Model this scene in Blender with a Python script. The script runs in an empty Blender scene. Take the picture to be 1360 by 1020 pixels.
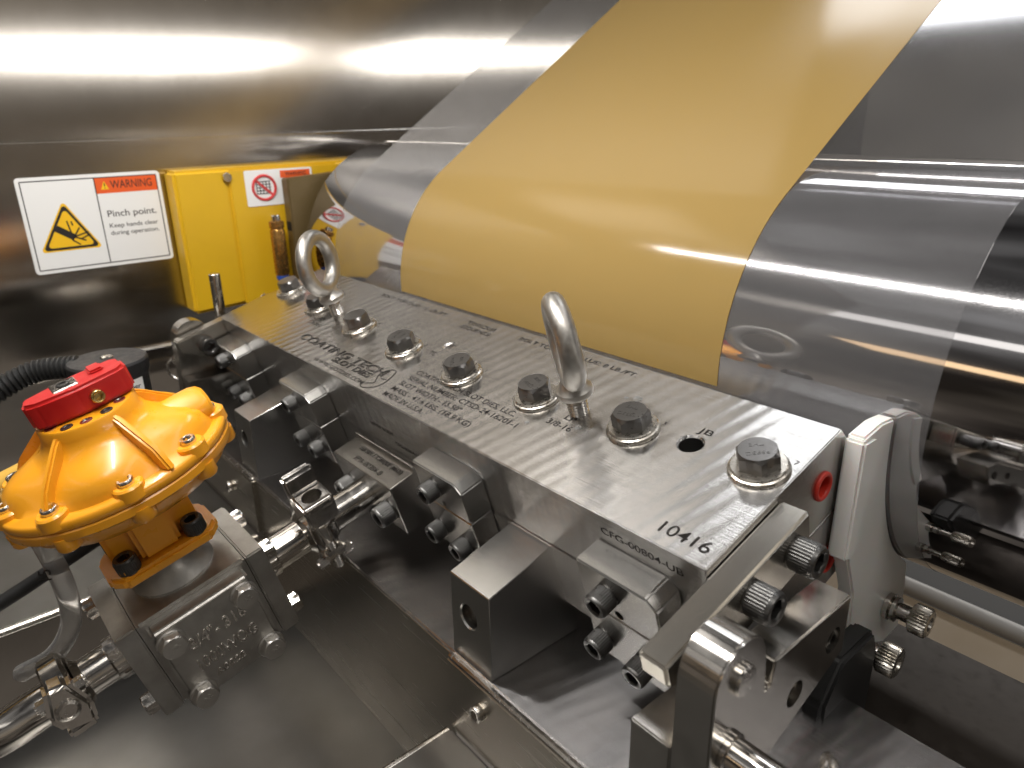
import bpy, bmesh, math, random
from mathutils import Matrix, Vector
random.seed(7)
S = 0.001                                   # everything below is written in millimetres
R_ = math.radians
sc = bpy.context.scene
COL = sc.collection

# ------------------------------------------------------------------ camera
PITCH = R_(16.2808)                         # the die is pitched up towards the roll
cam = bpy.data.cameras.new('camera')
co = bpy.data.objects.new('camera', cam); COL.objects.link(co)
right = Vector((0.65030761, 0.75949998, -0.01611815))
down = Vector((0.25549179, -0.23864291, -0.93689568))
fwd = Vector((-0.71541873, 0.60515233, -0.34923731))
m = Matrix((right, -down, -fwd)).transposed().to_4x4()
m.translation = Vector((544.526, -175.950, 139.822)) * S
co.matrix_world = m
cam.sensor_width = 36; cam.lens = 966.316 / 1360 * 36
cam.clip_start = 0.005; cam.clip_end = 100
cam.dof.use_dof = True; cam.dof.focus_distance = 0.33; cam.dof.aperture_fstop = 14.0
sc.camera = co

# ------------------------------------------------------------------ world: the dim hall around the machine
w = bpy.data.worlds.new('World'); sc.world = w; w.use_nodes = True
nt = w.node_tree; nt.nodes.clear()
wo = nt.nodes.new('ShaderNodeOutputWorld'); bg = nt.nodes.new('ShaderNodeBackground')
tc = nt.nodes.new('ShaderNodeTexCoord'); nz = nt.nodes.new('ShaderNodeTexNoise')
mp = nt.nodes.new('ShaderNodeMapping'); mp.inputs['Scale'].default_value = (1, 1, 1.6)
nz.inputs['Scale'].default_value = 1.9; nz.inputs['Detail'].default_value = 3.0; nz.inputs['Roughness'].default_value = .55
cr = nt.nodes.new('ShaderNodeValToRGB')
el = cr.color_ramp.elements
el[0].position = .33; el[0].color = (.03, .028, .027, 1)
el[1].position = .70; el[1].color = (.52, .51, .50, 1)
e = el.new(.46); e.color = (.12, .115, .11, 1)
e = el.new(.55); e.color = (.27, .26, .25, 1)
nt.links.new(tc.outputs['Generated'], mp.inputs['Vector']); nt.links.new(mp.outputs[0], nz.inputs['Vector'])
sx = nt.nodes.new('ShaderNodeSeparateXYZ'); nt.links.new(tc.outputs['Generated'], sx.inputs[0])
zr = nt.nodes.new('ShaderNodeMapRange'); zr.inputs['From Min'].default_value = -1; nt.links.new(sx.outputs['Z'], zr.inputs['Value'])
zc = nt.nodes.new('ShaderNodeValToRGB'); ze = zc.color_ramp.elements     # floor, walls, ceiling of the hall
ze[0].position = .25; ze[0].color = (.62, .56, .50, 1); ze[1].position = 1; ze[1].color = (.75, .76, .78, 1)
e = ze.new(.44); e.color = (1.0, .88, .76, 1)
e = ze.new(.56); e.color = (1.0, .88, .72, 1)
e = ze.new(.72); e.color = (.95, .95, .96, 1)
nt.links.new(zr.outputs[0], zc.inputs['Fac'])
ml = nt.nodes.new('ShaderNodeMix'); ml.data_type = 'RGBA'; ml.blend_type = 'MULTIPLY'; ml.inputs['Factor'].default_value = 1
nt.links.new(nz.outputs['Fac'], cr.inputs['Fac']); nt.links.new(cr.outputs[0], ml.inputs['A']); nt.links.new(zc.outputs[0], ml.inputs['B'])
nt.links.new(ml.outputs['Result'], bg.inputs['Color'])
bg.inputs['Strength'].default_value = 0.64
nt.links.new(bg.outputs[0], wo.inputs['Surface'])

# ------------------------------------------------------------------ lamps of the hall and added fill lights (mm)
LED_W = .19
def area(name, loc, sx, sy, power, aim=None, col=(1, .96, .91)):
    l = bpy.data.lights.new(name, 'AREA'); l.shape = 'RECTANGLE'; l.size = sx * S; l.size_y = sy * S
    l.energy = power; l.color = col
    o = bpy.data.objects.new(name, l); COL.objects.link(o); o.location = Vector(loc) * S
    d = (Vector(aim) - Vector(loc)) if aim else Vector((0, 0, -1))
    z = -d.normalized(); x = Vector((1, 0, 0)) if abs(z.x) < .5 else Vector((0, 0, 1)).cross(z); x = (x - z * x.dot(z)).normalized(); y = z.cross(x)
    o.rotation_euler = Matrix((x, y, z)).transposed().to_euler()
    return o
# a bar of LEDs over the operator's side of the machine, ceiling strips beyond the web, a far strip that the side frame mirrors, then added fills
for i in range(19):
    area('led_bar_lamp', (-20 + i * 24, -139, 428), 7, 7, LED_W, aim=(-20 + i * 24, 60, -20), col=(1, .97, .93))
area('strip_and_fill_lamp', (-500, 1390, 2000), 2100, 270, 17, col=(.97, .98, 1))
area('strip_and_fill_lamp', (-300, 5200, 2200), 4200, 420, 110)
area('far_strip_lamp', (4000, 2200, 512), 3900, 110, 22, aim=(-140, 300, 190))
area('strip_and_fill_lamp', (2000, 760, 2000), 3000, 260, 9)  # added fill: brightens the die's left end by way of the wall
area('strip_and_fill_lamp', (-200, -3000, 2000), 4200, 420, 7)  # added behind the operator to put soft streaks on the roll
area('strip_and_fill_lamp', (-600, -5200, 1700), 2600, 900, 12, col=(1, .68, .38))  # added orange panel, gives the roll its warm reflected patches
area('added_fill_panel', (1500, -500, 2300), 900, 900, 16, col=(1, .96, .9))  # added fill panel for the faces turned to the right

sc.view_settings.view_transform = 'Standard'; sc.view_settings.look = 'None'
sc.view_settings.gamma = 1; sc.view_settings.use_curve_mapping = False
sc.view_settings.exposure = 0
sc.render.resolution_x = 1024; sc.render.resolution_y = 768

# ------------------------------------------------------------------ materials
def mat(name, col, rough=.4, metal=0., **k):
    mt = bpy.data.materials.new(name); mt.use_nodes = True
    b = mt.node_tree.nodes['Principled BSDF']
    b.inputs['Base Color'].default_value = (*col, 1); b.inputs['Roughness'].default_value = rough
    b.inputs['Metallic'].default_value = metal
    for a, v in k.items(): b.inputs[a.replace('_', ' ')].default_value = v
    return mt
def nodes(mt): return mt.node_tree.nodes, mt.node_tree.links, mt.node_tree.nodes['Principled BSDF']
def noise_rough(mt, scale, lo, hi, detail=4, vec=(1, 1, 1), bump=0, colvar=0, bdist=.0001, cscale=None):
    """uneven gloss, fine relief and slight tone changes from stretched noise in object space"""
    n, l, b = nodes(mt)
    t = n.new('ShaderNodeTexCoord'); mp = n.new('ShaderNodeMapping'); mp.inputs['Scale'].default_value = vec
    z = n.new('ShaderNodeTexNoise'); z.inputs['Scale'].default_value = scale; z.inputs['Detail'].default_value = detail
    l.new(t.outputs['Object'], mp.inputs[0]); l.new(mp.outputs[0], z.inputs['Vector'])
    r = n.new('ShaderNodeMapRange'); r.inputs['From Min'].default_value = .3; r.inputs['From Max'].default_value = .7
    r.inputs['To Min'].default_value = lo; r.inputs['To Max'].default_value = hi
    l.new(z.outputs['Fac'], r.inputs['Value']); l.new(r.outputs[0], b.inputs['Roughness'])
    if bump:
        bp = n.new('ShaderNodeBump'); bp.inputs['Strength'].default_value = bump; bp.inputs['Distance'].default_value = bdist
        l.new(z.outputs['Fac'], bp.inputs['Height']); l.new(bp.outputs[0], b.inputs['Normal'])
    if colvar:
        c = b.inputs['Base Color'].default_value[:]
        mx = n.new('ShaderNodeMix'); mx.data_type = 'RGBA'
        z2 = n.new('ShaderNodeTexNoise'); z2.inputs['Scale'].default_value = cscale or scale * .13; z2.inputs['Detail'].default_value = 6
        l.new(t.outputs['Object'], z2.inputs['Vector'])
        r2 = n.new('ShaderNodeMapRange'); r2.inputs['From Min'].default_value = .35; r2.inputs['From Max'].default_value = .65
        l.new(z2.outputs['Fac'], r2.inputs['Value']); l.new(r2.outputs[0], mx.inputs['Factor'])
        mx.inputs['A'].default_value = c
        mx.inputs['B'].default_value = (c[0] * (1 - colvar), c[1] * (1 - colvar * 1.05), c[2] * (1 - colvar * 1.15), 1)
        l.new(mx.outputs['Result'], b.inputs['Base Color'])
    return mt
def brushed(name, col, rough, across, grain, aniso=.75, bump=.25, fine=900, colvar=.18, spread=.08, bdist=.00002, led_ripple=0):
    """ground steel: grain lines along `grain` (object axis), gloss stretched along `across`"""
    mt = mat(name, col, rough, 1.0)
    v = [1, 1, 1]; v['xyz'.index(grain)] = .015
    noise_rough(mt, fine, max(.02, rough - spread), rough + spread, 2, tuple(v), bump, colvar, bdist, 40)
    n, l, b = nodes(mt)
    b.inputs['Anisotropic'].default_value = aniso
    if led_ripple:  # shallow waves that imitate the bands reflected from the LED bar
        t = n.new('ShaderNodeTexCoord'); wv = n.new('ShaderNodeTexWave'); wv.bands_direction = 'X'
        wv.inputs['Scale'].default_value = 41; wv.inputs['Distortion'].default_value = .9; wv.inputs['Detail'].default_value = 1.5; wv.inputs['Detail Scale'].default_value = .4
        mp = n.new('ShaderNodeMapping'); mp.inputs['Rotation'].default_value = (0, 0, R_(14)); l.new(t.outputs['Object'], mp.inputs[0]); l.new(mp.outputs[0], wv.inputs['Vector'])
        b2 = n.new('ShaderNodeBump'); b2.inputs['Distance'].default_value = led_ripple; l.new(wv.outputs['Fac'], b2.inputs['Height'])
        old = b.inputs['Normal'].links
        if old: l.new(old[0].from_socket, b2.inputs['Normal'])
        l.new(b2.outputs[0], b.inputs['Normal'])
    cv = n.new('ShaderNodeCombineXYZ'); cv.inputs['xyz'.index(across)].default_value = 1
    vt = n.new('ShaderNodeVectorTransform'); vt.vector_type = 'VECTOR'; vt.convert_from = 'OBJECT'; vt.convert_to = 'WORLD'
    l.new(cv.outputs[0], vt.inputs[0]); l.new(vt.outputs[0], b.inputs['Tangent'])
    return mt
M = {}
M['die'] = brushed('ground_steel', (.61, .60, .59), .19, 'y', 'x', 1.0, 1.0, 1500, .10, .01, .00008, .00005)
M['die_side'] = brushed('milled_steel', (.52, .50, .47), .23, 'z', 'x', .5, .05, 2200, .1, .02)
M['block'] = brushed('machined_steel', (.46, .45, .43), .25, 'z', 'x', .5, .03, 2200, .08, .015)
M['base'] = brushed('base_steel', (.52, .51, .515), .22, 'y', 'x', 1.0, 1.0, 1500, .10, .01, .00008, .00005)
M['bar'] = brushed('bar_steel', (.54, .51, .46), .24, 'x', 'y', .5, .04, 2000, .08, .02)
M['lug'] = noise_rough(mat('polished_lug', (.54, .515, .48), .2, 1), 120, .16, .25, colvar=.1)
M['wall'] = brushed('brushed_stainless', (.58, .55, .51), .165, 'y', 'z', 1.0, .01, 1500, .08, .008)
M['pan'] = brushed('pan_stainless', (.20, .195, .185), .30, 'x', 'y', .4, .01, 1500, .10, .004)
M['front'] = brushed('apron_stainless', (.48, .44, .38), .27, 'z', 'x', .4, .01, 1500, .10, .004)
M['cast'] = noise_rough(mat('cast_stainless', (.45, .435, .41), .40, 1), 700, .32, .47, 5, bump=.5, colvar=.2)
M['polish'] = noise_rough(mat('polished_stainless', (.62, .59, .55), .12, 1), 150, .08, .2)
M['zinc'] = noise_rough(mat('bright_steel', (.62, .59, .55), .2, 1), 400, .14, .3)
M['washer'] = noise_rough(mat('washer_steel', (.56, .53, .48), .28, 1), 400, .22, .36, colvar=.15)
M['bolt'] = noise_rough(mat('bolt_steel', (.22, .215, .21), .32, 1), 600, .27, .36, bump=.03, colvar=.15)
M['oxide'] = noise_rough(mat('black_oxide', (.10, .098, .095), .34, .9), 700, .26, .45, bump=.2)
M['eye'] = noise_rough(mat('forged_steel', (.50, .48, .45), .42, 1), 500, .34, .50, bump=.6, colvar=.2)
M['dark'] = mat('engraved_dark', (.014, .012, .011), .85, 0, Specular_IOR_Level=.15)
M['chrome'] = brushed('roll_chrome', (.66, .65, .66), .05, 'y', 'x', .3, .01, 1500, .04, .01)
M['orange'] = noise_rough(mat('orange_paint', (.84, .35, .012), .3, 0, Coat_Weight=.45, Coat_Roughness=.12), 130, .25, .42, 6, bump=.35, colvar=.12)
M['red'] = noise_rough(mat('red_plastic', (.43, .009, .008), .35), 200, .3, .45, bump=.2)
M['plug'] = mat('red_plug', (.55, .03, .015), .4)
M['yellow'] = noise_rough(mat('yellow_enamel', (.66, .395, .012), .38), 120, .32, .45, bump=.1, colvar=.08)
M['white'] = noise_rough(mat('white_plastic', (.82, .81, .78), .38, 0, Subsurface_Weight=.25, Subsurface_Scale=.004), 60, .3, .48, colvar=.06)
M['black'] = noise_rough(mat('black_plastic', (.018, .018, .019), .42), 300, .35, .5, bump=.15)
M['rubber'] = mat('black_rubber', (.012, .012, .012), .5)
M['label'] = mat('label_white', (.78, .78, .77), .35)
M['ink'] = mat('black_ink', (.015, .012, .012), .45)
M['sign_orange'] = mat('sign_orange', (.72, .10, .015), .4)
M['sign_yellow'] = mat('sign_yellow', (.82, .48, .01), .4)
M['sign_red'] = mat('sign_red', (.55, .04, .04), .4)
M['brass'] = noise_rough(mat('brass', (.62, .42, .15), .28, 1), 300, .2, .36)
M['amber'] = noise_rough(mat('bronze_fitting', (.45, .24, .07), .25, .9), 300, .18, .35)
M['blue'] = mat('blue_ring', (.02, .07, .35), .4)
M['airline'] = mat('yellow_air_line', (.60, .36, .06), .4)
M['brown'] = noise_rough(mat('brown_bracket_paint', (.13, .09, .035), .45, .3), 200, .4, .55)
M['tan'] = noise_rough(mat('tan_board', (.46, .36, .24), .5), 30, .45, .65, colvar=.2)
M['darkplate'] = noise_rough(mat('dark_plate', (.05, .042, .036), .4, .6), 200, .3, .5)
# clear film: lets what is behind through, with a soft sheen and a little haze
def film_mat():
    mt = bpy.data.materials.new('clear_film'); mt.use_nodes = True
    n, l = mt.node_tree.nodes, mt.node_tree.links; n.clear()
    o = n.new('ShaderNodeOutputMaterial'); t = n.new('ShaderNodeBsdfTransparent'); t.inputs[0].default_value = (.93, .93, .93, 1)
    g = n.new('ShaderNodeBsdfGlossy'); g.inputs['Roughness'].default_value = .07; g.inputs['Color'].default_value = (.95, .95, .97, 1)
    d = n.new('ShaderNodeBsdfDiffuse'); d.inputs[0].default_value = (.62, .62, .62, 1)
    lw = n.new('ShaderNodeLayerWeight'); lw.inputs['Blend'].default_value = .5      # same gloss curve from both sides of the thin sheet
    pw = n.new('ShaderNodeMath'); pw.operation = 'POWER'; pw.inputs[1].default_value = 3.2; l.new(lw.outputs['Facing'], pw.inputs[0])
    fr = n.new('ShaderNodeMath'); fr.operation = 'MULTIPLY_ADD'; fr.inputs[1].default_value = .75; fr.inputs[2].default_value = .06; l.new(pw.outputs[0], fr.inputs[0])
    a = n.new('ShaderNodeMixShader'); l.new(fr.outputs[0], a.inputs[0]); l.new(t.outputs[0], a.inputs[1]); l.new(g.outputs[0], a.inputs[2])
    b = n.new('ShaderNodeMixShader'); b.inputs[0].default_value = .065; l.new(a.outputs[0], b.inputs[1])
    tl = n.new('ShaderNodeBsdfTranslucent'); tl.inputs[0].default_value = (.66, .66, .67, 1)
    dm = n.new('ShaderNodeMixShader'); dm.inputs[0].default_value = .78; l.new(d.outputs[0], dm.inputs[1]); l.new(tl.outputs[0], dm.inputs[2]); l.new(dm.outputs[0], b.inputs[2])
    l.new(b.outputs[0], o.inputs[0]); return mt
M['film'] = film_mat()
def coat_mat():
    mt = mat('yellow_coating', (.50, .352, .128), .22, 0, Specular_IOR_Level=.5)
    n, l, b = nodes(mt)
    o = [x for x in n if x.type == 'OUTPUT_MATERIAL'][0]
    tr = n.new('ShaderNodeBsdfTranslucent'); tr.inputs[0].default_value = (.64, .465, .19, 1)
    mx = n.new('ShaderNodeMixShader'); mx.inputs[0].default_value = .45
    l.new(b.outputs[0], mx.inputs[1]); l.new(tr.outputs[0], mx.inputs[2]); l.new(mx.outputs[0], o.inputs[0])
    t = n.new('ShaderNodeTexCoord'); mp = n.new('ShaderNodeMapping'); mp.inputs['Scale'].default_value = (1, .06, .06)
    z = n.new('ShaderNodeTexNoise'); z.inputs['Scale'].default_value = 60; z.inputs['Detail'].default_value = 3
    l.new(t.outputs['Object'], mp.inputs[0]); l.new(mp.outputs[0], z.inputs['Vector'])
    r = n.new('ShaderNodeMapRange'); r.inputs['To Min'].default_value = .08; r.inputs['To Max'].default_value = .15
    l.new(z.outputs['Fac'], r.inputs['Value']); l.new(r.outputs[0], b.inputs['Roughness'])
    bp = n.new('ShaderNodeBump'); bp.inputs['Strength'].default_value = .05; bp.inputs['Distance'].default_value = .0004
    l.new(z.outputs['Fac'], bp.inputs['Height']); l.new(bp.outputs[0], b.inputs['Normal'])
    return mt
M['coat'] = coat_mat()
def tube_mat():
    mt = mat('clear_tube', (.90, .90, .89), .1, 0, Transmission_Weight=.88, IOR=1.15)
    return mt
M['tube'] = tube_mat()

# ------------------------------------------------------------------ mesh helpers
def basis(z, x=None):
    z = Vector(z).normalized()
    x = Vector(x) if x is not None else (Vector((1, 0, 0)) if abs(z.x) < .9 else Vector((0, 1, 0)))
    x = (x - z * x.dot(z)).normalized(); y = z.cross(x)
    return Matrix((x, y, z)).transposed()
def place(o, z=(0, 0, 1), x=None):
    mm = basis(z, x).to_4x4(); mm.translation = Vector(o); return mm
class G:
    def __init__(s): s.bm = bmesh.new()
    def _merge(s, b, mt=None):
        if mt is not None: bmesh.ops.transform(b, matrix=mt, verts=b.verts)
        me = bpy.data.meshes.new('tmp'); b.to_mesh(me); b.free(); s.bm.from_mesh(me); bpy.data.meshes.remove(me); return s
    def poly(s, pts, h0, h1, mt=None, bv=0, seg=1):
        b = bmesh.new()
        lo = [b.verts.new((p[0], p[1], h0)) for p in pts]; hi = [b.verts.new((p[0], p[1], h1)) for p in pts]
        n = len(pts)
        b.faces.new(lo[::-1]); b.faces.new(hi)
        for i in range(n): b.faces.new((lo[i], lo[(i + 1) % n], hi[(i + 1) % n], hi[i]))
        bmesh.ops.recalc_face_normals(b, faces=b.faces)
        if bv: bmesh.ops.bevel(b, geom=list(b.edges), offset=bv, segments=seg, affect='EDGES', clamp_overlap=True)
        return s._merge(b, mt)
    def box(s, x0, x1, y0, y1, z0, z1, bv=.4, seg=1, mt=None):
        return s.poly([(x0, y0), (x1, y0), (x1, y1), (x0, y1)], z0, z1, mt, bv, seg)
    def prism_x(s, yz, x0, x1, bv=.4, seg=1, mt=None):      # outline in (y, z), extruded along x
        q = Matrix(((0, 0, 1, 0), (1, 0, 0, 0), (0, 1, 0, 0), (0, 0, 0, 1)))
        return s.poly(yz, x0, x1, q if mt is None else mt @ q, bv, seg)
    def loft(s, rings, cap0=True, cap1=True, closed=False, mt=None):
        b = bmesh.new(); R = [[b.verts.new(p) for p in r] for r in rings]; n = len(R[0])
        pairs = list(zip(R, R[1:])) + ([(R[-1], R[0])] if closed else [])
        for a, c in pairs:
            for i in range(n): b.faces.new((a[i], a[(i + 1) % n], c[(i + 1) % n], c[i]))
        if not closed:
            if cap0: b.faces.new(R[0][::-1])
            if cap1: b.faces.new(R[-1])
        bmesh.ops.recalc_face_normals(b, faces=b.faces)
        return s._merge(b, mt)
    def lathe(s, prof, o=(0, 0, 0), z=(0, 0, 1), seg=32, cap0=True, cap1=True, mt=None):
        rings = [[(r * math.cos(2 * math.pi * i / seg), r * math.sin(2 * math.pi * i / seg), h) for i in range(seg)] for r, h in prof]
        q = place(o, z); return s.loft(rings, cap0, cap1, mt=q if mt is None else mt @ q)
    def cyl(s, o, z, r, h, seg=32, ch=.5):
        return s.lathe([(r - ch, 0), (r, ch), (r, h - ch), (r - ch, h)], o, z, seg)
    def torus(s, o, z, R, r, seg=48, rs=16, x=None, fx=1, fy=1):
        rings = []
        for i in range(seg):
            a = 2 * math.pi * i / seg
            rings.append([((R + r * math.cos(t)) * math.cos(a) * fx, (R + r * math.cos(t)) * math.sin(a) * fy, r * math.sin(t)) for t in [2 * math.pi * j / rs for j in range(rs)]])
        return s.loft(rings, closed=True, mt=place(o, z, x))
    def tube(s, pts, r, seg=16, cap=True, rf=None):
        pts = [Vector(p) for p in pts]; rings = []; up = None
        for i, p in enumerate(pts):
            t = (pts[min(i + 1, len(pts) - 1)] - pts[max(i - 1, 0)]).normalized()
            if up is None: up = basis(t).col[0].copy()
            up = (up - t * up.dot(t)).normalized(); v = t.cross(up); rr = rf(i) if rf else r
            rings.append([p + (up * math.cos(2 * math.pi * k / seg) + v * math.sin(2 * math.pi * k / seg)) * rr for k in range(seg)])
        return s.loft(rings, cap, cap)
    def mesh(s, name, mtl, angle=32):
        bmesh.ops.scale(s.bm, vec=(S, S, S), verts=s.bm.verts)
        me = bpy.data.meshes.new(name); s.bm.to_mesh(me); s.bm.free()
        me.materials.append(M[mtl] if isinstance(mtl, str) else mtl)
        for p in me.polygons: p.use_smooth = True
        me.set_sharp_from_angle(angle=R_(angle)); return me
    def obj(s, name, mtl, parent=None, angle=32): return link(name, s.mesh(name, mtl, angle), parent)
    def cut(s, name, mtl, parent, cutters, angle=32):
        a = link('tmp', s.mesh('tmp', mtl, angle)); bs = []
        for c in cutters:
            b = link('tmp', c.mesh('tmp', mtl, angle)); bs.append(b)
            md = a.modifiers.new('b', 'BOOLEAN'); md.operation = 'DIFFERENCE'; md.solver = 'EXACT'; md.object = b
        dg = bpy.context.evaluated_depsgraph_get(); me = bpy.data.meshes.new_from_object(a.evaluated_get(dg))
        me.name = name
        for p in me.polygons: p.use_smooth = True
        me.set_sharp_from_angle(angle=R_(angle))
        for o in [a] + bs: bpy.data.objects.remove(o)
        return link(name, me, parent)
def link(name, me, parent=None, mt=None):
    o = bpy.data.objects.new(name, me); COL.objects.link(o)
    if parent: o.parent = parent
    if mt is not None:
        q = mt.copy(); q.translation = q.translation * S; o.matrix_local = q
    return o
def tag(o, label, cat, group=None):
    o['label'] = label; o['category'] = cat
    if group: o['group'] = group
    return o
def thing(name, label, cat, mt=Matrix(), group=None):
    return tag(link(name, None, None, mt), label, cat, group)
def struct(o): o['kind'] = 'structure'; return o
def smooth_path(pts, n=12):
    P = [Vector(p) for p in pts]; P = [P[0] * 2 - P[1]] + P + [P[-1] * 2 - P[-2]]; out = []
    for i in range(1, len(P) - 2):
        a, b, c, d = P[i - 1:i + 3]
        for k in range(n):
            t = k / n
            out.append(.5 * ((2 * b) + (c - a) * t + (2 * a - 5 * b + 4 * c - d) * t * t + (3 * b - a - 3 * c + d) * t ** 3))
    out.append(P[-2]); return out
def text(body, h, o, xd, zd, parent, mtl='dark', name='lettering', fit=None, align='LEFT', outline=0, ext=.06, shear=0, bev=0):
    """h = capital height, o = left end of the base line, xd = reading direction, zd = outward normal, fit = total width"""
    c = bpy.data.curves.new('t', 'FONT'); c.body = body; c.size = 1; c.align_x = align; c.shear = shear; c.offset = 0 if outline else .005
    if outline: c.fill_mode = 'NONE'; c.bevel_depth = outline / h * .72; c.bevel_resolution = 1
    else:
        c.extrude = ext / h * .72
        if bev: c.bevel_depth = bev / h * .72; c.bevel_resolution = 1
    to = bpy.data.objects.new('t', c); COL.objects.link(to)
    dg = bpy.context.evaluated_depsgraph_get(); me = bpy.data.meshes.new_from_object(to.evaluated_get(dg))
    bpy.data.objects.remove(to); bpy.data.curves.remove(c)
    k = h / .72; xs = [v.co.x for v in me.vertices]; kx = k if not fit else fit / (max(xs) - min(xs))
    q = place(o, zd, xd)
    for v in me.vertices: v.co = (q @ Vector((v.co.x * kx, v.co.y * k, v.co.z * k))) * S
    me.materials.clear(); me.materials.append(M[mtl]); me.name = name
    return link(name, me, parent)
DIE = Matrix.Rotation(PITCH, 4, 'X')
def dfr(u, v, w_): return DIE @ Matrix.Translation((u, v, w_))
def dpt(u, v, w_): return DIE @ Vector((u, v, w_))

# ------------------------------------------------------------------ shared fasteners
def cap_mesh(d, h, name='cap_screw', mtl='oxide', knurl=True):
    r = d / 2; hr = d * .30; n = 72; g = G()
    def circ(rad, z, kn=0): return [((rad + kn * (i % 2)) * math.cos(2 * math.pi * i / n), (rad + kn * (i % 2)) * math.sin(2 * math.pi * i / n), z) for i in range(n)]
    def hexr(z, rad):
        o = []
        for i in range(n):
            a = 2 * math.pi * i / n; k = rad * math.cos(math.pi / 6) / math.cos((a % (math.pi / 3)) - math.pi / 6)
            o.append((k * math.cos(a), k * math.sin(a), z))
        return o
    kn = -.035 * d if knurl else 0
    g.loft([circ(r * .93, -.3), circ(r * .97, .04 * h), circ(r, .1 * h, kn), circ(r, .8 * h, kn), circ(r * .97, .88 * h), circ(r * .88, h), circ(hr * 1.12, h), hexr(h * .93, hr), hexr(h * .35, hr)])
    return g.mesh(name, mtl, 40)
def hex_mesh(af, h, name='bolt', mtl='bolt', dome=.12):
    n = 48; a = af / 2; g = G()
    def k(i):
        t = 2 * math.pi * i / n; return a / math.cos(((t + math.pi / 6) % (math.pi / 3)) - math.pi / 6)
    ring = lambda f, zf: [(f(i) * math.cos(2 * math.pi * i / n), f(i) * math.sin(2 * math.pi * i / n), zf(i)) for i in range(n)]
    g.loft([ring(k, lambda i: 0), ring(k, lambda i: h - .05 * af - (k(i) - a) * .75), ring(lambda i: a * .96, lambda i: h), ring(lambda i: a * .8, lambda i: h)])
    return g.mesh(name, mtl, 25)
def thread(g, o, z, r, l, pitch):
    prof = []; n = max(2, int(l / pitch))
    for i in range(n): prof += [(r * .86, i * pitch), (r, (i + .5) * pitch)]
    prof.append((r * .86, n * pitch)); return g.lathe(prof, o, z, 20)
ME_CAP = cap_mesh(10.2, 7.5); ME_CAPB = cap_mesh(12.5, 9.5, 'cap_screw')
ME_HEX = hex_mesh(14.6, 6.6)
g = G(); g.lathe([(6, 0), (11.4, 0), (11.6, .5), (11.2, 1.5), (10.5, 1.9), (10.5, 2.6), (10.1, 3.0), (6, 3.0)], seg=48)
ME_WASH = g.mesh('washer', 'washer', 25)

# ================================================================== THE SETTING
# machine side frame: a tall sheet of brushed stainless
g = G(); g.box(-155, -140, -900, 1300, -400, 900, .8)
wall = struct(g.obj('wall', 'wall'))
g = G(); g.box(-140, -139.2, -900, 1200, 124, 126, .3); g.obj('trim_strip', 'wall', wall)
g = G(); g.box(-140, -134, -900, 900, -62, -50, 2); g.obj('rail', 'wall', wall)
# base plate and the apron below it
base = struct(G().box(-60, 560, -25, 80, -101, -89, .6).obj('base_plate', 'base'))
for x0, x1, lab in ((-60, 95, 0), (321, 560, 1)):
    g = G(); g.box(x0, x1, -28.6, -25.2, -131, -91.2, .5); p = g.obj('apron_panel', 'front', base)
    g = G(); g.box(x0, x1, -28.2, -25.2, -91, -88.6, .8); g.obj('edge_strip', 'zinc', base)
g = G(); g.box(95.2, 320.8, -25.8, -25.1, -190, -90.4, .2); g.obj('apron_panel', 'front', base)
ME_BUT = cap_mesh(7.6, 3.4, 'button_screw', 'zinc', False)
for x, z in ((344.6, -105), (53.6, -110)): link('button_screw', ME_BUT, base, place((x, -28.6, z), (0, -1, 0)))
g = G(); g.cyl((412, 24, -89.6), (0, 0, 1), 1.6, .7, 20, .1); g.obj('plug_hole', 'dark', base)
for x0, x1, nm in ((-140, 95, 0), (321, 700, 1)):
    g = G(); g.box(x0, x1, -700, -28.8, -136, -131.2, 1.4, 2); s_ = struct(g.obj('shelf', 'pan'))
    xe = x1 if nm == 0 else x0
    g = G(); g.tube([(xe, -700, -133.4), (xe, -30, -133.4)], 2.4, 12); g.obj('rolled_edge', 'zinc', s_)
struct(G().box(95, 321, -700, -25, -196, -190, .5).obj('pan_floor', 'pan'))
struct(G().box(-140, 700, 80.4, 190, -142, -122, .5).obj('dark_floor_plate', 'darkplate'))
struct(G().box(-140, 1200, 190.5, 343, -215, -205, .5).obj('floor_board', 'tan'))
struct(G().box(-140, 1200, 360, 1200, -240, -226, .5).obj('dark_gap_sheet', 'rubber'))  # black sheet standing in for the unlit gap beyond the rail
g = G(); g.cyl((-120, 352, -203), (1, 0, 0), 6.5, 1300, 24); 
tag(g.obj('cross_rail', 'label'), 'white round rail running low behind the big chrome roll', 'rail')

# ================================================================== ROLL AND WEB
YC, ZC, RR = 210.6, 19.1, 97.6
roll = thing('backing_roll', 'large mirror-polished chrome roll carrying the film behind the die', 'roller', place((-86, YC, ZC), (1, 0, 0), (0, 1, 0)))
prof = [(20, 0), (RR - 3, 0), (RR, 2.5), (RR, 760), (RR - 3, 763), (20, 763)]
g = G(); g.lathe(prof, seg=160); g.obj('roll_shell', 'chrome', roll, 20)
g = G(); g.lathe([(26, -12), (27, -11), (27, 0), (26, .2)], seg=48); g.lathe([(15, -50), (15.5, -49), (15.5, -12.2)], seg=40); g.obj('journal', 'zinc', roll)
SL = R_(33.5); TA = math.pi / 2 + SL                      # where the web leaves the roll
def web_path(r, a0, run, n=56):
    pts = []
    for i in range(n + 1):
        a = a0 + (TA - a0) * i / n; pts.append((YC + r * math.cos(a), ZC + r * math.sin(a)))
    y, z = pts[-1]
    for k in range(1, 13): pts.append((y + math.cos(SL) * run * k / 12, z + math.sin(SL) * run * k / 12))
    return pts
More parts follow.
